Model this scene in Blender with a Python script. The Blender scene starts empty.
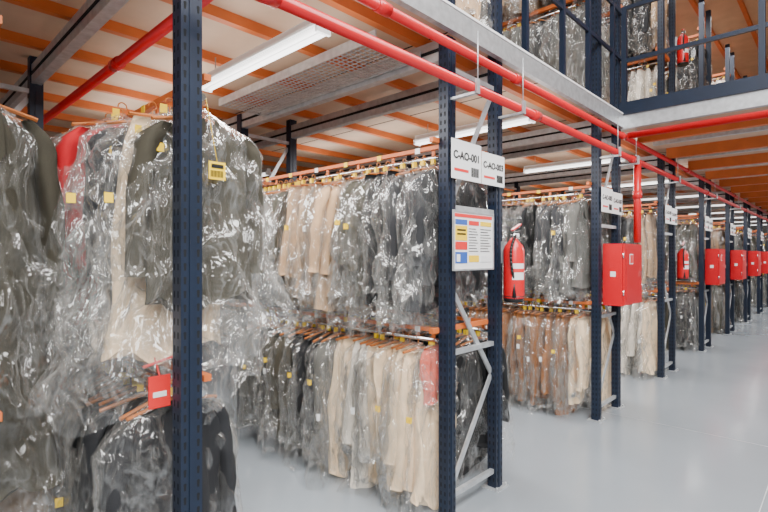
import bpy, bmesh, math, random
from mathutils import Vector, Matrix, noise, Euler
random.seed(7)
C = bpy.context.scene.collection
# ---------------------------------------------------------------- materials
def pbr(name, col, rough=0.5, metal=0.0, noise_amt=0.0, nscale=8.0, bump=0.0, bscale=60.0, emis=None, estr=0):
    m = bpy.data.materials.new(name); m.use_nodes = True
    nt = m.node_tree; b = nt.nodes['Principled BSDF']
    b.inputs['Base Color'].default_value = (*col, 1)
    b.inputs['Roughness'].default_value = rough
    b.inputs['Metallic'].default_value = metal
    tc = nt.nodes.new('ShaderNodeTexCoord')
    if noise_amt > 0:
        n = nt.nodes.new('ShaderNodeTexNoise'); n.inputs['Scale'].default_value = nscale
        n.inputs['Detail'].default_value = 5
        nt.links.new(tc.outputs['Object'], n.inputs['Vector'])
        r = nt.nodes.new('ShaderNodeValToRGB')
        r.color_ramp.elements[0].position = .3; r.color_ramp.elements[1].position = .7
        lo = [max(0, c*(1-noise_amt)) for c in col]; hi = [min(1, c*(1+noise_amt)) for c in col]
        r.color_ramp.elements[0].color = (*lo, 1); r.color_ramp.elements[1].color = (*hi, 1)
        nt.links.new(n.outputs['Fac'], r.inputs['Fac']); nt.links.new(r.outputs['Color'], b.inputs['Base Color'])
    if bump > 0:
        n2 = nt.nodes.new('ShaderNodeTexNoise'); n2.inputs['Scale'].default_value = bscale
        nt.links.new(tc.outputs['Object'], n2.inputs['Vector'])
        bp = nt.nodes.new('ShaderNodeBump'); bp.inputs['Strength'].default_value = bump
        bp.inputs['Distance'].default_value = .01
        nt.links.new(n2.outputs['Fac'], bp.inputs['Height']); nt.links.new(bp.outputs['Normal'], b.inputs['Normal'])
    if emis:
        b.inputs['Emission Color'].default_value = (*emis, 1); b.inputs['Emission Strength'].default_value = estr
    return m
NAVY = pbr('navy_steel', (.005, .012, .030), .45, .1, .15, 6)
HOLE = pbr('slot_dark', (.0015, .002, .003), .9)
GALV = pbr('galvanised', (.52, .54, .56), .4, .6, .15, 20)
ORNG = pbr('orange_beam', (.56, .13, .025), .5, 0, .1, 6)
RED = pbr('red_paint', (.60, .006, .012), .3, 0, .08, 4)
REDB = pbr('red_box', (.55, .006, .015), .28)
WHITE = pbr('white_sign', (.8, .8, .8), .4)
BLACK = pbr('black_print', (.006, .006, .006), .5)
BLUEP = pbr('blue_print', (.03, .10, .40), .5)
YEL = pbr('yellow_tag', (.88, .58, .008), .5)
REDT = pbr('red_print', (.7, .02, .02), .5)
CHROME = pbr('chrome', (.7, .7, .7), .2, 1)
HANG = pbr('hanger_plastic', (.5, .16, .04), .4)
LAMPB = pbr('lamp_body', (.75, .76, .76), .4)
LAMPT = pbr('lamp_tube', (.85, .85, .85), .4, emis=(1, .98, .95), estr=2.0)
WALL = pbr('wall_paint', (.62, .61, .58), .8, 0, .05, 2)
CEILM = pbr('roof_panel', (.6, .6, .6), .8)
CHIP = pbr('chipboard', (.56, .39, .27), .65, 0, .10, 3)
def floor_mat():
    m = bpy.data.materials.new('epoxy_floor'); m.use_nodes = True
    nt = m.node_tree; b = nt.nodes['Principled BSDF']; N = nt.nodes.new; L = nt.links.new
    tc = N('ShaderNodeTexCoord'); n = N('ShaderNodeTexNoise'); n.inputs['Scale'].default_value = .9; n.inputs['Detail'].default_value = 6
    L(tc.outputs['Object'], n.inputs['Vector'])
    r = N('ShaderNodeValToRGB'); r.color_ramp.elements[0].position = .3; r.color_ramp.elements[1].position = .7
    r.color_ramp.elements[0].color = (.215, .240, .265, 1); r.color_ramp.elements[1].color = (.245, .272, .30, 1)
    L(n.outputs['Fac'], r.inputs['Fac']); L(r.outputs['Color'], b.inputs['Base Color'])
    n2 = N('ShaderNodeTexNoise'); n2.inputs['Scale'].default_value = 3; L(tc.outputs['Object'], n2.inputs['Vector'])
    mr = N('ShaderNodeMapRange'); mr.inputs['To Min'].default_value = .13; mr.inputs['To Max'].default_value = .25
    L(n2.outputs['Fac'], mr.inputs['Value']); L(mr.outputs['Result'], b.inputs['Roughness'])
    b.inputs['Specular IOR Level'].default_value = .6
    return m
FLOOR = floor_mat()
def plastic_mat(name, tint, base, crease=.15, face=.47, scale=9, rough=.17):
    m = bpy.data.materials.new(name); m.use_nodes = True
    nt = m.node_tree; nt.nodes.clear(); N = nt.nodes.new; L = nt.links.new
    out = N('ShaderNodeOutputMaterial')
    tc = N('ShaderNodeTexCoord'); oi = N('ShaderNodeObjectInfo')
    sc = N('ShaderNodeMath'); sc.operation = 'MULTIPLY'; sc.inputs[1].default_value = 37
    L(oi.outputs['Random'], sc.inputs[0])
    mp = N('ShaderNodeMapping'); mp.inputs['Scale'].default_value = (1, 1, .35)
    L(tc.outputs['Object'], mp.inputs['Vector'])
    add = N('ShaderNodeVectorMath'); add.operation = 'ADD'
    L(mp.outputs['Vector'], add.inputs[0]); L(sc.outputs[0], add.inputs[1])
    n = N('ShaderNodeTexNoise'); n.inputs['Scale'].default_value = scale; n.inputs['Detail'].default_value = 2.2
    n.inputs['Distortion'].default_value = .9
    L(add.outputs['Vector'], n.inputs['Vector'])
    s1 = N('ShaderNodeMath'); s1.operation = 'SUBTRACT'; s1.inputs[1].default_value = .5; L(n.outputs['Fac'], s1.inputs[0])
    ab = N('ShaderNodeMath'); ab.operation = 'ABSOLUTE'; L(s1.outputs[0], ab.inputs[0])
    ramp = N('ShaderNodeMapRange'); ramp.inputs['From Min'].default_value = 0; ramp.inputs['From Max'].default_value = .03
    ramp.inputs['To Min'].default_value = crease; ramp.inputs['To Max'].default_value = base
    L(ab.outputs[0], ramp.inputs['Value'])
    bp = N('ShaderNodeBump'); bp.inputs['Strength'].default_value = .85; bp.inputs['Distance'].default_value = .09
    L(ab.outputs[0], bp.inputs['Height'])
    lw = N('ShaderNodeLayerWeight'); lw.inputs['Blend'].default_value = .26
    L(bp.outputs['Normal'], lw.inputs['Normal'])
    mx = N('ShaderNodeMath'); mx.operation = 'MULTIPLY_ADD'; mx.inputs[1].default_value = face
    L(lw.outputs['Facing'], mx.inputs[0]); L(ramp.outputs['Result'], mx.inputs[2]); mx.use_clamp = True
    tr = N('ShaderNodeBsdfTransparent'); tr.inputs['Color'].default_value = (.99, .99, .985, 1)
    df = N('ShaderNodeBsdfDiffuse'); df.inputs['Color'].default_value = (*tint, 1)
    gl = N('ShaderNodeBsdfGlossy'); gl.inputs['Roughness'].default_value = rough; gl.inputs['Color'].default_value = (1, 1, 1, 1)
    L(bp.outputs['Normal'], gl.inputs['Normal'])
    m2 = N('ShaderNodeMixShader'); m2.inputs[0].default_value = .7; L(df.outputs[0], m2.inputs[1]); L(gl.outputs[0], m2.inputs[2])
    m3 = N('ShaderNodeMixShader'); L(mx.outputs[0], m3.inputs[0]); L(tr.outputs[0], m3.inputs[1]); L(m2.outputs[0], m3.inputs[2])
    L(m3.outputs[0], out.inputs['Surface'])
    return m
FILM = plastic_mat('clear_film', (.84, .82, .78), .035)
FILMP = plastic_mat('clear_film_large', (.86, .84, .80), .045, .20, .55, 11, .15)
def cloth(name, col): return pbr(name, col, .85, 0, .10, 14, .25, 220)
CL = {
 'olive': cloth('cloth_olive', (.045, .039, .025)), 'char': cloth('cloth_charcoal', (.015, .016, .019)),
 'black': cloth('cloth_black', (.003, .0035, .005)), 'grey': cloth('cloth_grey', (.10, .098, .088)),
 'taupe': cloth('cloth_taupe', (.22, .13, .070)), 'brown': cloth('cloth_brown', (.27, .095, .020)),
 'cream': cloth('cloth_cream', (.85, .64, .42)), 'beige': cloth('cloth_beige', (.50, .32, .18)),
 'white': cloth('cloth_white', (.84, .76, .66)), 'red': cloth('cloth_red', (.50, .004, .012)),
 'navy': cloth('cloth_navy', (.03, .045, .09)), 'pink': cloth('cloth_pink', (.75, .12, .07)),
}
# ---------------------------------------------------------------- mesh builder
class MB:
    def __init__(s): s.bm = bmesh.new(); s.mats = []
    def mi(s, m):
        if m not in s.mats: s.mats.append(m)
        return s.mats.index(m)
    def box(s, a, b, m):
        x0, y0, z0 = a; x1, y1, z1 = b
        v = [s.bm.verts.new(p) for p in ((x0,y0,z0),(x1,y0,z0),(x1,y1,z0),(x0,y1,z0),(x0,y0,z1),(x1,y0,z1),(x1,y1,z1),(x0,y1,z1))]
        i = s.mi(m)
        for f in ((0,3,2,1),(4,5,6,7),(0,1,5,4),(1,2,6,5),(2,3,7,6),(3,0,4,7)):
            s.bm.faces.new([v[k] for k in f]).material_index = i
    def obox(s, p, q, w, h, m):
        p = Vector(p); q = Vector(q); d = (q-p); L = d.length; d.normalize()
        up = Vector((0,0,1)) if abs(d.z) < .95 else Vector((0,1,0))
        r = d.cross(up).normalized(); u = r.cross(d)
        c = []
        for e in (p, q):
            for a, b in ((-1,-1),(1,-1),(1,1),(-1,1)): c.append(s.bm.verts.new(e + r*a*w/2 + u*b*h/2))
        i = s.mi(m)
        for f in ((0,1,2,3),(7,6,5,4),(0,4,5,1),(1,5,6,2),(2,6,7,3),(3,7,4,0)):
            s.bm.faces.new([c[k] for k in f]).material_index = i
    def cyl(s, p, q, r, m, n=16, r2=None):
        s.lathe(p, q, [(0, r), (1, r if r2 is None else r2)], m, n)
    def lathe(s, p, q, prof, m, n=20):
        p = Vector(p); q = Vector(q); d = q-p; L = d.length; dn = d.normalized()
        up = Vector((0,0,1)) if abs(dn.z) < .9 else Vector((1,0,0))
        a = dn.cross(up).normalized(); b = a.cross(dn); i = s.mi(m); rings = []
        for t, r in prof:
            rings.append([s.bm.verts.new(p + d*t + (a*math.cos(2*math.pi*k/n) + b*math.sin(2*math.pi*k/n))*r) for k in range(n)])
        for R0, R1 in zip(rings, rings[1:]):
            for k in range(n):
                f = s.bm.faces.new((R0[k], R0[(k+1)%n], R1[(k+1)%n], R1[k])); f.material_index = i; f.smooth = True
        for R in (rings[0][::-1], rings[-1]):
            s.bm.faces.new(R).material_index = i
    def path(s, pts, r, m, n=8):
        for a, b in zip(pts, pts[1:]): s.cyl(a, b, r, m, n)
    def finish(s, name, parent=None, fix=True):
        if fix: bmesh.ops.recalc_face_normals(s.bm, faces=s.bm.faces)
        me = bpy.data.meshes.new(name); s.bm.to_mesh(me); s.bm.free()
        for m in s.mats: me.materials.append(m)
        o = bpy.data.objects.new(name, me); C.objects.link(o)
        if parent: o.parent = parent
        return o
def empty(name, loc=(0,0,0)):
    o = bpy.data.objects.new(name, None); C.objects.link(o); o.location = loc; o.empty_display_size = .1; return o
# ---------------------------------------------------------------- garments
def prof(t, pts):
    for (a, x), (b, y) in zip(pts, pts[1:]):
        if t <= b: return x + (y-x)*((t-a)/(b-a) if b > a else 0)
    return pts[-1][1]
def spow(v, p): return math.copysign(abs(v)**p, v)
def NZ(x, y, z): return noise.noise(Vector((x, y, z)))
def ridge(x, y, z): return 1 - abs(noise.noise(Vector((x, y, z))))*2.2
def tube(bm, nseg, nring, fn, mat):
    rings = []
    for j in range(nring+1):
        t = j/nring
        rings.append([bm.verts.new(fn(2*math.pi*k/nseg, t)) for k in range(nseg)])
    for R0, R1 in zip(rings, rings[1:]):
        for k in range(nseg):
            f = bm.faces.new((R0[k], R0[(k+1)%nseg], R1[(k+1)%nseg], R1[k])); f.material_index = mat; f.smooth = True
    return rings
def garment(kind, seed, L, puff=1.0):
    bm = bmesh.new(); rs = random.Random(seed); sd = seed*13.7
    if kind == 'jacket': A = [(0,.045),(.03,.10),(.08,.175),(.14,.20),(.5,.19),(1,.225)]; B = [(0,.02),(.1,.04),(.5,.042),(1,.05)]
    elif kind == 'coat': A = [(0,.045),(.02,.10),(.06,.18),(.1,.20),(.5,.21),(1,.26)]; B = [(0,.02),(.1,.04),(.5,.045),(1,.055)]
    elif kind == 'skirt': A = [(0,.13),(.1,.16),(1,.23)]; B = [(0,.02),(.2,.035),(1,.055)]
    else: A = [(0,.165),(.1,.18),(1,.175)]; B = [(0,.02),(.2,.034),(1,.034)]
    z0 = -.075
    fa = .045 if kind == 'skirt' else .022
    def f(th, t):
        a = prof(t, A); b = prof(t, B); x = a*spow(math.cos(th), .75); y = b*spow(math.sin(th), .8)
        z = z0 - t*L
        n = NZ(x*9+sd, y*8, z*1.3+sd); n2 = NZ(x*22-sd, y*30+5, z*2.5)
        y += (n*.04 + n2*.02)*min(1, t*3+.2); x += NZ(y*30, z*4, sd)*.02
        y += (ridge(x*13+sd+z*.8, 2, z*.9)-.5)*fa*min(1, t*2+.1)
        if t > .95: z += NZ(x*8, sd, 3)*.10
        return (x, y, z)
    r = tube(bm, 48, 20, f, 0)
    bm.faces.new(r[0]); bm.faces.new(r[-1][::-1])
    if kind in ('jacket', 'coat'):
        for sg in (-1, 1):
            SL = .60 if kind == 'jacket' else .64
            def g(th, t):
                rad = prof(t, [(0,.028),(.08,.052),(.5,.046),(1,.036)])
                cx = sg*(prof(t, [(0,.155),(.1,.205),(.5,.235),(1,.24)]) ); cy = .02*math.sin(t*2.2+seed)-.004
                z = z0 - .04 - t*SL
                n = NZ(math.cos(th)*1.5+sd, math.sin(th)*1.5, z*9)
                return (cx + (rad*.8+n*.014)*math.cos(th), cy + (rad+n*.016)*math.sin(th), z)
            rr = tube(bm, 14, 14, g, 0); bm.faces.new(rr[0]); bm.faces.new(rr[-1][::-1])
        for sg in (-1, 1):
            vs = [bm.verts.new(p) for p in ((sg*.02,-.055,z0+.005),(sg*.075,-.05,z0-.03),(sg*.085,-.06,z0-.16),(sg*.01,-.063,z0-.30))]
            bm.faces.new(vs)
    ext = rs.uniform(.10, .22)*puff; flare = rs.uniform(.02, .09)*puff; LP = L + ext
    A2 = [(0,.012),(.03,.06),(.09,.19),(.16,.26),(.6,.29+flare*.5),(1,.27+flare)]
    B2 = [(0,.012),(.06,.035),(.2,.060*puff),(.7,.065*puff),(1,.075*puff)]
    lean = rs.uniform(-.06, .06)*puff
    kp = 1.0 if puff < 1.3 else 1.4
    def h(th, t):
        a = prof(t, A2); b = prof(t, B2); x = a*spow(math.cos(th), .8); y = b*spow(math.sin(th), .8); z = -.02 - t*LP
        k = min(1, t*5+.1)*kp
        rg = ridge(x*9+sd+z*1.5, y*9, z*1.1-sd); r2 = ridge(x*5-z*6+sd, y*8, z*3); n3 = NZ(x*4, z*4, sd)
        r3 = ridge(x*14+z*9, y*9, z*8+sd)
        y += ((rg-.5)*.040 + (r2-.5)*.028 + (r3-.5)*.012)*k*(1 if math.sin(th) > 0 else -1)
        x += (ridge(y*14, z*2.6, sd)-.5)*.045*k*math.copysign(min(1, abs(math.cos(th))*1.5), math.cos(th)) + n3*.05*k + lean*t
        if t > .97: z += NZ(x*9, y*9, sd)*.14
        return (x, y, z)
    tube(bm, 64 if puff < 1.3 else 96, 36 if puff < 1.3 else 56, h, 1)
    def cyl(p, q, r, mi=2):
        p = Vector(p); q = Vector(q); d = (q-p).normalized(); up = Vector((0,0,1)) if abs(d.z) < .9 else Vector((0,1,0))
        a = d.cross(up).normalized(); b = a.cross(d); R = []
        for e in (p, q): R.append([bm.verts.new(e + (a*math.cos(k*math.pi/3)+b*math.sin(k*math.pi/3))*r) for k in range(6)])
        for k in range(6):
            ff = bm.faces.new((R[0][k], R[0][(k+1)%6], R[1][(k+1)%6], R[1][k])); ff.material_index = mi
    pts = [(.018*math.sin(a)*1.0, 0, .012+.018*math.cos(a)) for a in [math.radians(x) for x in (-100,-60,-20,20,60,100,140,180)]]
    pts.append((0,0,-.06))
    for a, b in zip(pts, pts[1:]): cyl(a, b, .003)
    w = .15 if kind in ('trouser','skirt') else .19
    cyl((0,0,-.055),(-w,0,-.10 if w > .16 else -.07),.008); cyl((0,0,-.055),(w,0,-.10 if w > .16 else -.07),.008)
    def tag(x, y, z, w, h, mi):
        ff = bm.faces.new([bm.verts.new(p) for p in ((x, y-w/2, z), (x, y+w/2, z), (x, y+w/2, z-h), (x, y-w/2, z-h))]); ff.material_index = mi
        ff = bm.faces.new([bm.verts.new(p) for p in ((x+w/2, y-w/2, z), (x-w/2, y-w/2, z), (x-w/2, y-w/2, z-h), (x+w/2, y-w/2, z-h))]); ff.material_index = mi
    if rs.random() < .7: tag(-.03, 0, -.005, .028, .036, 3)
    if rs.random() < .45: tag(-.34, -.01, -rs.uniform(.22,.5), .028, .036, 3)
    if rs.random() < .25: tag(-.335, .0, -rs.uniform(.3,.6), .022, .045, 4)
    if puff > 1.3:
        tag(rs.uniform(-.25,-.1), -.13, -rs.uniform(.12,.45), .026, .034, 3)
    me = bpy.data.meshes.new(kind); bm.to_mesh(me); bm.free()
    for m in (CL['grey'], FILM if puff < 1.3 else FILMP, HANG, YEL, WHITE): me.materials.append(m)
    return me
G = {}
for kind, Ls in (('jacket', (.78,.84,.90)), ('trouser', (.72,.82,.90)), ('skirt', (.80,.92)), ('coat', (1.2,1.45,1.65))):
    G[kind] = [garment(kind, 11*i+len(kind), L) for i, L in enumerate(Ls)] + [garment(kind, 11*i+90+len(kind), L) for i, L in enumerate(Ls)]
P = {k: [garment(k, 301+i*17, L, 1.6) for i, L in enumerate(Ls)] for k, Ls in (('jacket', (.76,.84,.8)), ('coat', (.95,1.3,1.5)), ('skirt', (.96,.90)))}
def hang(parent, me, col, loc, yaw=0, sx=1, sz=1, tilt=0):
    o = bpy.data.objects.new('garment_'+col, me); C.objects.link(o); o.parent = parent
    o.location = loc; o.rotation_euler = (tilt, 0, yaw); o.scale = (sx, 1.15, sz)
    o.material_slots[0].link = 'OBJECT'; o.material_slots[0].material = CL[col]
    return o
def row(x, y0, y1, z, segs, sp=.09, parent=None, short=1.0):
    p = empty('hanging_garments', (x, y0, z)); n = int((y1-y0)/sp); acc = []
    for sg in segs:
        fr, cols, kinds = sg
        acc += [(cols, kinds)]*(fr if isinstance(fr, int) and fr > 1 else max(1, round(fr*n)))
    run = 0; last = None
    for i in range(n):
        cols, kinds = acc[min(i, len(acc)-1)]
        if run <= 0 or last is not cols:
            col = random.choice(cols); k = random.choice(kinds); run = random.randint(1, 4); last = cols
        run -= 1
        me = random.choice(G[k])
        yaw = random.gauss(0, .13) + (math.pi if random.random() < .15 else 0)
        hang(p, me, col, (random.uniform(-.03,.03), i*sp + random.uniform(-.02,.02), 0), yaw,
             random.uniform(.86, 1.08), random.uniform(.90, 1.09)*short, random.gauss(0, .02))
    return p
# ---------------------------------------------------------------- racks
LEFTS = [.20, 2.445, 4.90, 7.185, 9.65, 12.1, 14.5, 16.9, 19.3, 21.7, 24.1]
FWS = [.62]+[.56]*10
FW = .56
YB = [1.78, 4.15, 6.55, 8.95]
def post(mb, x, y, z0, z1, detail=True):
    wx, wy, t = .08, .07, .004
    mb.box((x-wx/2, y-wy/2, z0), (x+wx/2, y-wy/2+t, z1), NAVY)
    mb.box((x-wx/2, y-wy/2+t, z0), (x-wx/2+t, y+wy/2, z1), NAVY)
    mb.box((x+wx/2-t, y-wy/2+t, z0), (x+wx/2, y+wy/2, z1), NAVY)
    mb.box((x-wx/2+t, y+wy/2-t, z0), (x-wx/2+.024, y+wy/2, z1), NAVY)
    mb.box((x+wx/2-.024, y+wy/2-t, z0), (x+wx/2-t, y+wy/2, z1), NAVY)
    mb.box((x-.009, y-wy/2-.004, z0), (x+.009, y-wy/2, z1), NAVY)
    if z0 < .01:
        mb.box((x-.075, y-.065, 0), (x+.075, y+.065, .008), GALV)
        for sx in (-1, 1): mb.cyl((x+sx*.058, y-.05, .008), (x+sx*.058, y-.05, .024), .009, GALV, 6)
    if detail:
        z = z0+.06; i = mb.mi(HOLE)
        while z < z1-.03:
            for dx in (-.025, .025):
                q = [(x+dx-.0055, z+.012), (x+dx, z+.015), (x+dx+.0055, z+.012), (x+dx+.0035, z-.013), (x+dx-.0035, z-.013)]
                mb.bm.faces.new([mb.bm.verts.new((a, y-wy/2-.0007, b)) for a, b in q]).material_index = i
            for dy in (-.013, .017):
                q = [(y+dy-.005, z+.012), (y+dy+.005, z+.012), (y+dy+.005, z-.012), (y+dy-.005, z-.012)]
                mb.bm.faces.new([mb.bm.verts.new((x-wx/2-.0007, a, b)) for a, b in q]).material_index = i
            z += .05
for ri, xl in enumerate(LEFTS):
    xr = xl + FWS[ri]; mb = MB()
    ybs = YB if ri < 4 else YB[:2]
    for bi, y in enumerate(ybs):
        det = ri < 4 and bi == 0
        post(mb, xl, y, 0, 2.93, det)
        post(mb, xr, y, 0, 5.92, det)
        if ri == 0 and bi == 0: continue
        for z in (.12, 1.0, 1.9, 2.75): mb.obox((xl+.04, y, z), (xr-.04, y, z), .03, .03, GALV)
        mb.obox((xl+.04, y+.01, .14), (xr-.04, y+.01, .78), .012, .035, GALV)
        mb.obox((xr-.04, y+.01, .80), (xl+.04, y+.01, 1.42), .012, .035, GALV)
        mb.obox((xl+.04, y+.01, 1.92), (xr-.04, y+.01, 2.7), .012, .035, GALV)
    for y0, y1 in zip(ybs, ybs[1:]):
        for x in (xl, xr):
            mb.box((x-.03, y0+.035, 2.80), (x+.03, y1-.035, 2.93), GALV)
            mb.box((x-.034, y0+.035, 2.855), (x-.03, y1-.035, 2.875), HOLE)
        for x in (xl+.06, xr+.09):
            for z in (2.225, 1.06):
                mb.cyl((x, y0+.06, z), (x, y1-.02, z), .014, CHROME, 10)
                mb.box((x-.015, y0+.02, z+.055), (x+.015, y1-.035, z+.08), ORNG)
                yy = y0+.15; q = 0
                while yy < y1-.1:
                    mb.box((x-.004, yy-.012, z), (x+.004, yy+.012, z+.06), ORNG)
                    if ri < 4: mb.box((x-.019, yy+.10, z+.045), (x-.0155, yy+.14, z+.08), YEL if q % 3 else WHITE)
                    yy += .35; q += 1
        for z in (2.32, 1.16):
            for yy in (y0+.045, y1-.045):
                if ri == 0 and yy < 2: continue
                mb.box((xl-.1, yy-.015, z-.03), (xr+.16, yy+.015, z), ORNG)
    mb.finish('garment_storage_rack')
# rack 1 ------------------------------------------------------------------
r1 = empty('hanging_garments', (.90, 1.97, 2.235))
seq = [('olive','jacket',1.10,.05,.07,0),('cream','skirt',1.10,.05,-.02,0),('char','jacket',1.0,.10,-.05,2),('red','jacket',1.0,-.02,-.135,0),('red','jacket',1.0,.08,-.11,1),('olive','jacket',1.0,-.05,-.12,2),
       ('cream','skirt',1.1,-.04,-.10,0),('char','jacket',.95,.05,-.10,0),('olive','coat',1.0,.1,-.08,1),('white','coat',1.0,.0,-.05,2),('olive','coat',1.0,.05,-.10,2),
       ('taupe','coat',1,.1,-.08,1),('olive','jacket',1,.0,-.03,0),('beige','coat',1,.0,-.06,2)]
for i, (c, k, sx, yaw, dx, mi) in enumerate(seq):
    hang(r1, P[k][mi % len(P[k])], c, (dx, i*.105, 0), yaw, sx, 1, random.gauss(0,.015))
row(.90, 3.55, 4.05, 2.225, [(1, ['grey','olive','taupe'], ['jacket','coat'])])
p0 = empty('hanging_garments', (.27, 2.28, 2.235))
for i, (c, k, mi) in enumerate([('olive','coat',1),('taupe','coat',2),('olive','coat',2),('beige','coat',2),('char','coat',1),('olive','coat',2),('taupe','coat',2),('grey','coat',1),('olive','coat',2),('char','coat',1),('beige','coat',2),('olive','coat',2)]):
    hang(p0, P[k][mi], c, (random.uniform(-.02,.03), i*.13, 0), random.gauss(0,.10), 1.0, 1.12)
row(.87, 2.04, 4.0, 1.06, [(3, ['char'], ['jacket']), (3, ['black'], ['jacket']), (.75, ['char','olive','grey','beige'], ['jacket','skirt'])])
p0 = empty('hanging_garments', (.38, 2.62, 1.06))
for i, (c, k, mi) in enumerate([('beige','jacket',1),('taupe','jacket',2),('beige','skirt',0),('olive','jacket',1),('grey','jacket',0),('beige','skirt',1),('olive','jacket',2)]):
    hang(p0, P[k][mi], c, (random.uniform(-.03,.03), i*.16, 0), random.gauss(0,.12), 1.0, 1.0)
# rack 2
x = LEFTS[1]
row(x+.06, 1.93, 4.0, 2.225, [(3, ['char'], ['jacket']), (3, ['black'], ['trouser']), (2, ['olive'], ['jacket']), (.36, ['taupe','taupe','beige'], ['trouser','jacket','skirt']), (.4, ['olive','grey','olive'], ['jacket'])], sp=.08)
row(xr2 := x+FW+.09, 1.97, 4.0, 2.225, [(.3, ['grey','white','char'], ['trouser','jacket']), (.7, ['grey','olive','char'], ['jacket'])])
rr = row(x+.06, 1.97, 4.05, 1.06, [(.40, ['cream','cream','cream','white'], ['skirt','trouser']), (2, ['grey'], ['jacket']), (.55, ['olive','char','char','black','grey'], ['jacket','trouser'])], sp=.075)
hang(rr, G['trouser'][0], 'pink', (-.04, -.07, .0), .1, .62, .46)
row(xr2, 1.95, 4.0, 1.06, [(.3, ['black'], ['trouser','jacket']), (.7, ['grey','black','beige'], ['jacket'])])
# rack 3
x = LEFTS[2]
row(x+.06, 1.93, 4.0, 2.225, [(2, ['grey'], ['jacket','trouser']), (.85, ['black','char','black'], ['jacket','trouser'])], sp=.085)
row(x+FW+.09, 1.93, 3.6, 2.225, [(1, ['grey','olive'], ['jacket'])], sp=.1)
row(x+.06, 1.93, 4.0, 1.06, [(2, ['cream'], ['trouser','skirt']), (.6, ['brown','brown','brown'], ['trouser','skirt']), (.25, ['char','black'], ['jacket'])], sp=.08)
row(x+FW+.09, 1.93, 3.6, 1.06, [(1, ['cream','grey'], ['jacket'])], sp=.1)
pal = [['grey','olive','char'], ['grey','taupe','olive'], ['black','grey','char'], ['black','olive','beige']]
for ri in range(3, len(LEFTS)):
    x = LEFTS[ri]; ye = 4.0 if ri < 5 else 3.0; sp = .085 if ri < 6 else .11
    row(x+.06, 1.93, ye, 2.225, [(.4, pal[ri%4], ['jacket','trouser']), (.6, pal[(ri+1)%4], ['jacket'])], sp)
    row(x+.06, 1.93, ye, 1.06, [(.4, ['cream','cream','white'] if ri == 3 else pal[(ri+2)%4], ['skirt','trouser']), (.6, pal[(ri+3)%4], ['jacket'])], sp)
    if ri < 7:
        row(x+FW+.09, 1.93, 2.9, 2.225, [(1, pal[(ri+1)%4], ['jacket'])], sp)
        row(x+FW+.09, 1.93, 2.9, 1.06, [(1, pal[ri%4], ['jacket'])], sp)
for ri in (0, 1, 2, 3):
    x = LEFTS[ri]
    for (a, b) in ((4.3, 6.4), (6.7, 8.8)):
        for z in (2.225, 1.06):
            if ri <= 1 and a < 5 and z < 2: continue
            row(x+.06 if ri else x+FW+.09, a, b, z, [(1, pal[(ri+int(a))%4]+['taupe'], ['jacket'])], .12)
for ri in range(1, 8):
    x = LEFTS[ri]
    for z in (4.25, 5.35):
        row(x+.26, 1.90, 3.3, z, [(1, ['white','olive','grey','beige','char'], ['jacket','skirt'])], .10)
        if 2 <= ri < 6: row(x+.85, 1.90, 2.8, z, [(1, ['white','grey','grey','taupe'], ['jacket','skirt'])], .12)
    mb = MB()
    for z in (4.25, 5.35):
        for dx in ((.26, .85) if 2 <= ri < 6 else (.26,)):
            mb.cyl((x+dx, 1.8, z), (x+dx, 4.2, z), .014, CHROME, 8); mb.box((x+dx-.02, 1.8, z+.055), (x+dx+.02, 4.2, z+.095), ORNG)
        mb.box((x-.02, 1.80, z+.06), (x+FW-.05, 1.84, z+.11), ORNG)
        if 2 <= ri < 6: mb.box((x+FW+.05, 1.80, z+.06), (x+.90, 1.84, z+.11), ORNG)
    post(mb, x, 1.78, 3.10, 5.92, ri < 4)
    mb.finish('upper_storage_rack')
# ---------------------------------------------------------------- mezzanine
mb = MB()
mb.box((-3, 1.74, 2.99), (26, 11, 3.03), CHIP)
mb.box((5.5, -7, 2.99), (26, 1.74, 3.03), CHIP)
mb.box((-3, 1.70, 2.94), (5.46, 1.74, 3.09), GALV)
mb.box((-3, 1.695, 3.075), (5.46, 1.70, 3.09), WHITE)
mb.box((5.44, -7, 2.93), (5.5, 1.74, 3.07), GALV)
mb.box((5.42, -7, 3.07), (5.46, 1.74, 3.20), NAVY)
y = 1.95
while y < 10.8:
    mb.box((-3, y, 2.93), (26, y+.05, 2.99), ORNG); y += .60
xx = 5.9
while xx < 26:
    mb.box((xx, -7, 2.86), (xx+.07, 1.70, 2.99), ORNG); xx += 1.2
    mb.box((xx-.6, -7, 2.93), (xx-.55, 1.70, 2.99), GALV)
xx = -2.4
while xx < 26:
    mb.box((xx, 1.76, 2.987), (xx+.008, 11, 2.99), HOLE); xx += 1.22
mb.finish('mezzanine_floor')
mb = MB()
for k in range(0, 46): mb.obox((2.0, 1.95+k*.04, 2.84), (2.38, 1.95+k*.04, 2.84), .005, .005, GALV)
for k in range(0, 10): mb.obox((2.0+k*.042, 1.95, 2.84), (2.0+k*.042, 3.75, 2.84), .005, .005, GALV)
mb.box((1.99, 1.95, 2.83), (2.0, 3.75, 2.89), GALV); mb.box((2.39, 1.95, 2.83), (2.40, 3.75, 2.89), GALV)
mb.finish('wire_cable_tray')
mb = MB()
mb.box((-3, 1.74, 6.0), (26, 11, 6.05), CHIP); mb.box((5.5, -7, 6.0), (26, 1.74, 6.05), CHIP)
y = -6.5
while y < 10.8:
    mb.box((5.5 if y < 1.74 else -3, y, 5.93), (26, y+.06, 6.0), ORNG); y += .6
mb.finish('upper_mezzanine_floor')
mb = MB()
for x in (3.35, 4.0, 4.56, 5.2):
    mb.box((x-.02, 1.71, 3.07), (x+.02, 1.75, 4.15), NAVY)
for z in (4.13, 3.65): mb.box((3.35, 1.715, z), (5.46, 1.735, z+.035), NAVY)
mb.finish('guard_railing')
mb = MB()
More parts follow.
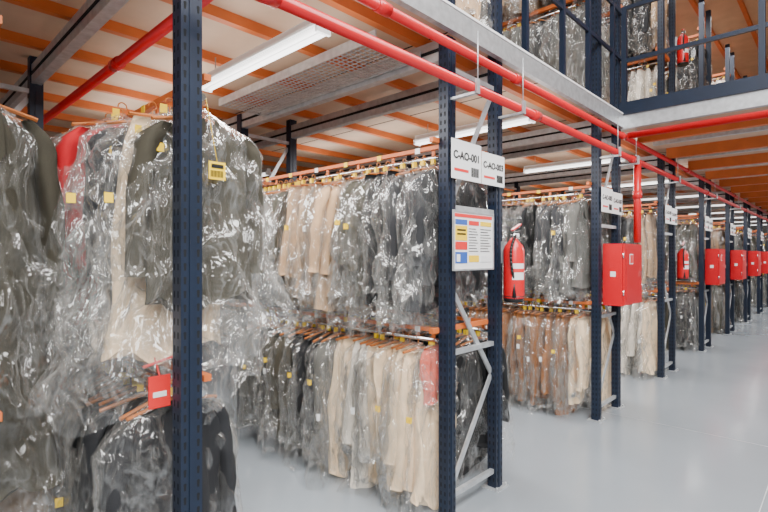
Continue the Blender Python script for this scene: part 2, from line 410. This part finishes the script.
for y in (1.70, .55, -.6, -1.75, -2.9, -4.05):
    mb.box((5.44, y-.025, 3.07), (5.49, y+.025, 4.2), NAVY)
for z in (4.17, 3.62): mb.box((5.45, -6.5, z), (5.48, 1.72, z+.04), NAVY)
mb.finish('guard_railing')
# ---------------------------------------------------------------- pipes
def pipe(pts, r, coup=None):
    mb = MB(); mb.path([Vector(p) for p in pts], r, RED, 20)
    for p in pts[1:-1]: mb.cyl(Vector(p)-Vector((0,0,r*1.2)), Vector(p)+Vector((0,0,r*1.2)), r*1.25, RED, 20)
    for a, b in (coup or []): mb.cyl(a, b, r*1.25, RED, 20)
    return mb.finish('sprinkler_pipe')
pipe([(-1, 1.60, 2.59), (26, 1.60, 2.59)], .028, [((x, 1.6, 2.59), (x+.09, 1.6, 2.59)) for x in (1.0, 3.2, 5.35, 9, 13, 17)])
pipe([(-1, 1.66, 2.82), (26, 1.66, 2.82)], .026, [((x, 1.66, 2.82), (x+.09, 1.66, 2.82)) for x in (1.7, 3.05, 5.25, 8, 12)])
pipe([(.99, 1.9, 2.70), (.99, 10, 2.70)], .028, [((.99, y, 2.7), (.99, y+.09, 2.7)) for y in (3.0, 5)])
pipe([(5.40, 1.64, 2.84), (5.40, -6.5, 2.84)], .034)
pipe([(5.56, 1.60, 2.60), (5.56, 1.60, 1.74)], .036, [((5.56, 1.6, 2.2), (5.56, 1.6, 2.28))])
mb = MB()
for x in (2.445, 3.005, 4.9, 5.46, 7.185, 9.65, 12.1):
    mb.box((x-.015, 1.565, 2.545), (x+.015, 1.745, 2.56), GALV); mb.box((x-.015, 1.555, 2.545), (x+.015, 1.570, 2.63), GALV)
    mb.cyl((x+.06, 1.60, 2.62), (x+.06, 1.60, 2.94), .004, GALV, 8)
mb.finish('pipe_brackets')
# ---------------------------------------------------------------- light fittings
def batten(x, y0, y1, z):
    mb = MB()
    mb.box((x-.03, y0, z+.04), (x+.03, y1, z+.09), LAMPB)
    mb.box((x-.05, y0, z+.03), (x+.05, y1, z+.045), LAMPB)
    for dx in (-.028, .028): mb.cyl((x+dx, y0+.02, z+.012), (x+dx, y1-.02, z+.012), .014, LAMPT, 12)
    for yy in (y0, y1-.02): mb.box((x-.045, yy, z-.005), (x+.045, yy+.02, z+.03), LAMPB)
    for yy in (y0+.15, y1-.15): mb.cyl((x, yy, z+.09), (x, yy, 2.95), .004, GALV, 6)
    mb.finish('fluorescent_batten_light')
for i in range(0, 10):
    xc = (LEFTS[i]+FWS[i]+LEFTS[i+1])/2
    batten(xc, 1.97, 3.27, 2.76)
    if i < 3: batten(xc, 6.0, 7.3, 2.76)
def area(name, loc, sx, sy, power, rot=(0,0,0), col=(1,.985,.965)):
    l = bpy.data.lights.new(name, 'AREA'); l.shape = 'RECTANGLE'; l.size = sx; l.size_y = sy; l.energy = power; l.color = col
    o = bpy.data.objects.new(name, l); C.objects.link(o); o.location = loc; o.rotation_euler = rot; return o
for i in range(0, 8):
    xc = (LEFTS[i]+FWS[i]+LEFTS[i+1])/2
    area('underdeck_lamp', (xc, 3.5 if i < 4 else 2.6, 2.73), .2, 3.2 if i < 4 else 1.4, 110 if i < 4 else 58)  # light of the aisle battens
    if i < 4: area('deck_fill_uplight', (xc, 3.5, 2.70), .3, 3.4, 13, (math.pi, 0, 0))  # added upward fill that brightens the underside of the deck
for k in range(8): area('underdeck_lamp', (7+k*2.4, 0, 2.83), 1.2, .3, 82)  # bare area lights under the bridge deck, no batten built here
for k in range(4): area('underdeck_lamp', (5.5+k*3, 2.2, 5.85), 2.4, 1.5, 85)  # bare area lights below the upper deck, without any fitting
area('hall_fill_light', (1.0, -1.2, 6.2), 6, 2.5, 1020)  # unseen large soft light added over the hall for fill and highlights
area('hall_fill_light', (-2.5, -3.5, 5.2), 3, 3, 700, (math.radians(35), 0, math.radians(-30)))  # second unseen soft light, added and tilted towards the racks
# ---------------------------------------------------------------- info signs
def text(s, x, y, z, size, mat, parent):
    cu = bpy.data.curves.new(s, 'FONT'); cu.body = s; cu.size = size; cu.extrude = .0006; cu.offset = size*.026
    cu.materials.append(mat); o = bpy.data.objects.new('lettering', cu); C.objects.link(o)
    o.location = (x, y, z); o.rotation_euler = (math.pi/2, 0, 0); o.parent = parent
def sign(x0, x1, z0, z1, lab, y=1.725):
    e = empty('location_sign'); mb = MB()
    mb.box((x0, y-.004, z0), (x1, y, z1), WHITE); w = x1-x0; h = z1-z0
    mb.box((x0+w*.08, y-.006, z0+h*.2), (x0+w*.55, y-.004, z0+h*.27), REDT)
    for k in range(14):
        bw = .002+.003*((k*7)%3)/2
        mb.box((x0+w*.64+k*w*.02, y-.006, z0+h*.12), (x0+w*.64+k*w*.02+bw*.7, y-.004, z0+h*.36), BLACK)
    mb.box((x0+w*.1, y, z0+h*.4), (x0+w*.2, y+.02, z0+h*.6), GALV)
    mb.finish('sign_plate', e); text(lab, x0+w*.05, y-.006, z0+h*.52, w*.205, BLACK, e)
sign(2.41, 2.735, 2.07, 2.31, 'C-AO-001'); sign(2.745, 3.03, 2.07, 2.28, 'C-AO-003')
n = 5
for ri in range(2, 9):
    x = LEFTS[ri]; sign(x-.02, x+.28, 2.03, 2.27, 'C-AO-%03d' % n); sign(x+.29, x+.57, 2.03, 2.25, 'C-AO-%03d' % (n+2)); n += 4
mb = MB(); x0, x1, z0, z1, y = 2.43, 2.87, 1.52, 1.87, 1.725
mb.box((x0, y-.006, z0), (x1, y, z1), WHITE)
for (a, b, c, d, m) in ((.02,.98,.91,.97,REDT),(.03,.32,.78,.87,BLUEP),(.03,.32,.50,.76,YEL),(.03,.32,.34,.48,REDT),(.03,.32,.10,.30,BLUEP),(.06,.14,.13,.26,WHITE),(.07,.28,.60,.63,BLACK),(.07,.28,.67,.70,BLACK),
    (.36,.62,.78,.86,REDT),(.66,.96,.78,.86,YEL),(.36,.62,.12,.24,YEL),(.66,.96,.12,.24,WHITE)):
    mb.box((x0+(x1-x0)*a, y-.008-(.001 if m in (WHITE, BLACK) else 0), z0+(z1-z0)*c), (x0+(x1-x0)*b, y-.006, z0+(z1-z0)*d), m)
for k in range(9):
    zz = z0+(z1-z0)*(.31+k*.05)
    mb.box((x0+(x1-x0)*.36, y-.008, zz), (x0+(x1-x0)*(.60-.03*(k%3)), y-.006, zz+.004), BLACK)
    mb.box((x0+(x1-x0)*.66, y-.008, zz), (x0+(x1-x0)*(.95-.04*((k+1)%3)), y-.006, zz+.004), BLACK)
for (a,b,c,d) in ((x0-.01,x0,z0-.01,z1+.01),(x1,x1+.01,z0-.01,z1+.01),(x0,x1,z0-.01,z0),(x0,x1,z1,z1+.01)): mb.box((a,y-.012,c),(b,y,d),GALV)
mb.finish('safety_notice_board')
mb = MB(); mb.box((.915, 1.80, 1.90), (.985, 1.804, 1.97), YEL)
for k in range(9): mb.box((.922+k*.006, 1.798, 1.91), (.925+k*.006, 1.80, 1.935), BLACK)
mb.box((.925, 1.798, 1.945), (.975, 1.80, 1.96), BLACK); mb.cyl((.95,1.802,1.97),(.93,1.86,2.24),.0015,YEL,6)
mb.finish('yellow_label_tag')
mb = MB(); mb.box((.72, 1.88, 1.03), (.80, 1.885, 1.15), REDT); mb.box((.735, 1.878, 1.07), (.785, 1.88, 1.09), WHITE)
mb.cyl((.76,1.882,1.15),(.78,1.98,1.20),.003,REDT,8); mb.cyl((.72,1.93,1.18),(.87,1.97,1.20),.006,REDT,8)
mb.finish('red_label_tag')
# ---------------------------------------------------------------- extinguishers
def extinguisher(x, y, z):
    mb = MB(); R = .07; H = .42
    mb.lathe((x,y,z), (x,y,z+H), [(0,.05),(.02,R*.95),(.05,R),(.80,R),(.88,R*.86),(.95,R*.5),(1,.022)], RED, 28)
    mb.lathe((x,y,z-.012), (x,y,z+.03), [(0,R*.9),(1,R*1.02)], BLACK, 24)
    mb.cyl((x,y,z+H), (x,y,z+H+.035), .018, CHROME, 12)
    mb.obox((x-.02,y,z+H+.035), (x+.09,y,z+H+.05), .02, .012, BLACK)
    mb.obox((x-.02,y,z+H+.055), (x+.09,y,z+H+.10), .02, .010, RED)
    mb.cyl((x,y-.01,z+H+.02), (x,y-.035,z+H+.02), .014, WHITE, 12)
    pts = []
    for k in range(13):
        a = k/12; pts.append((x-.03-.065*math.sin(a*math.pi*.9), y-.03, z+H+.02 - a*.30 + .03*math.sin(a*math.pi)))
    mb.path([Vector(p) for p in pts], .009, BLACK, 8)
    mb.lathe(pts[-1], (pts[-1][0], y-.03, z+H-.40), [(0,.01),(1,.018)], BLACK, 10)
    for dz0, dz1, m in ((.14,.25,WHITE),(.19,.215,REDT)):
        i = mb.mi(m); rr = R+.0012+(.0006 if m is REDT else 0)
        for k in range(5):
            a0 = math.radians(-160+k*15); a1 = math.radians(-160+(k+1)*15)
            mb.bm.faces.new([mb.bm.verts.new((x+rr*math.cos(a), y+rr*math.sin(a), z+zz)) for a, zz in ((a0,dz0),(a1,dz0),(a1,dz1),(a0,dz1))]).material_index = i
    mb.box((x-.02, y+R*.9, z+.25), (x+.02, y+R+.018, z+.4), GALV)
    mb.finish('fire_extinguisher')
extinguisher(3.04, 1.655, 1.30)
extinguisher(LEFTS[3]+FW+.02, 1.655, 1.28)
extinguisher(LEFTS[3]+FW+.02, 1.655, 4.25)
def hosebox(x0, x1, z0, z1):
    mb = MB(); y0, y1 = 1.54, 1.74
    mb.box((x0, y0+.02, z0), (x1, y1, z1), REDB)
    mb.box((x0+.008, y0, z0+.008), (x1-.008, y0+.018, z1-.008), REDB)
    mb.box((x0+.05, y0-.003, z0+.05), (x1-.05, y0, z1-.05), REDB)
    for z in (z0+.1, z1-.14): mb.cyl((x0+.004, y0+.012, z), (x0+.004, y0+.012, z+.05), .008, CHROME, 8)
    mb.box((x1-.07, y0-.016, (z0+z1)/2-.03), (x1-.045, y0-.003, (z0+z1)/2+.03), CHROME)
    mb.box((x0+.14, y0-.005, z1-.20), (x0+.24, y0-.003, z1-.10), WHITE)
    mb.box((x0+.15, y0-.007, z1-.19), (x0+.23, y0-.005, z1-.11), REDT)
    mb.box((x0-.002, y0+.08, z0+.28), (x0, y0+.13, z0+.33), WHITE)
    mb.finish('fire_hose_cabinet')
for ri in (2, 4, 5, 6, 7, 8): hosebox(LEFTS[ri]+.06, LEFTS[ri]+.60, 1.12, 1.72)
# ---------------------------------------------------------------- shell
mb = MB(); mb.box((-8, -8, -.1), (28, 12, 0), FLOOR); mb.finish('floor')
mb = MB()
mb.obox((5.2,-8,.0005),(5.2,12,.0005),.006,.001,GALV); mb.obox((-8,.4,.0005),(28,.4,.0005),.006,.001,GALV); mb.finish('floor_expansion_joint')
for nme, a, b in (('wall_back',(-8,11.9,0),(28,12,7)),('wall_front',(-8,-8,0),(28,-7.9,7)),('wall_left',(-8,-7.9,0),(-7.9,11.9,7)),('wall_right',(27.9,-7.9,0),(28,11.9,7))):
    mb = MB(); mb.box(a, b, WALL); mb.finish(nme)
mb = MB(); mb.box((-8,-8,7),(28,12,7.1),CEILM); mb.finish('ceiling')
w = bpy.data.worlds.new('world'); bpy.context.scene.world = w; w.use_nodes = True
w.node_tree.nodes['Background'].inputs[0].default_value = (.9,.95,1,1); w.node_tree.nodes['Background'].inputs[1].default_value = .5
# ---------------------------------------------------------------- camera
cd = bpy.data.cameras.new('camera'); cd.lens = 490/768*36; cd.sensor_width = 36; cd.clip_start = .05
co = bpy.data.objects.new('camera', cd); C.objects.link(co); co.location = (0, 0, 1.6)
co.rotation_euler = (math.pi/2, 0, math.radians(43.4-90)); bpy.context.scene.camera = co
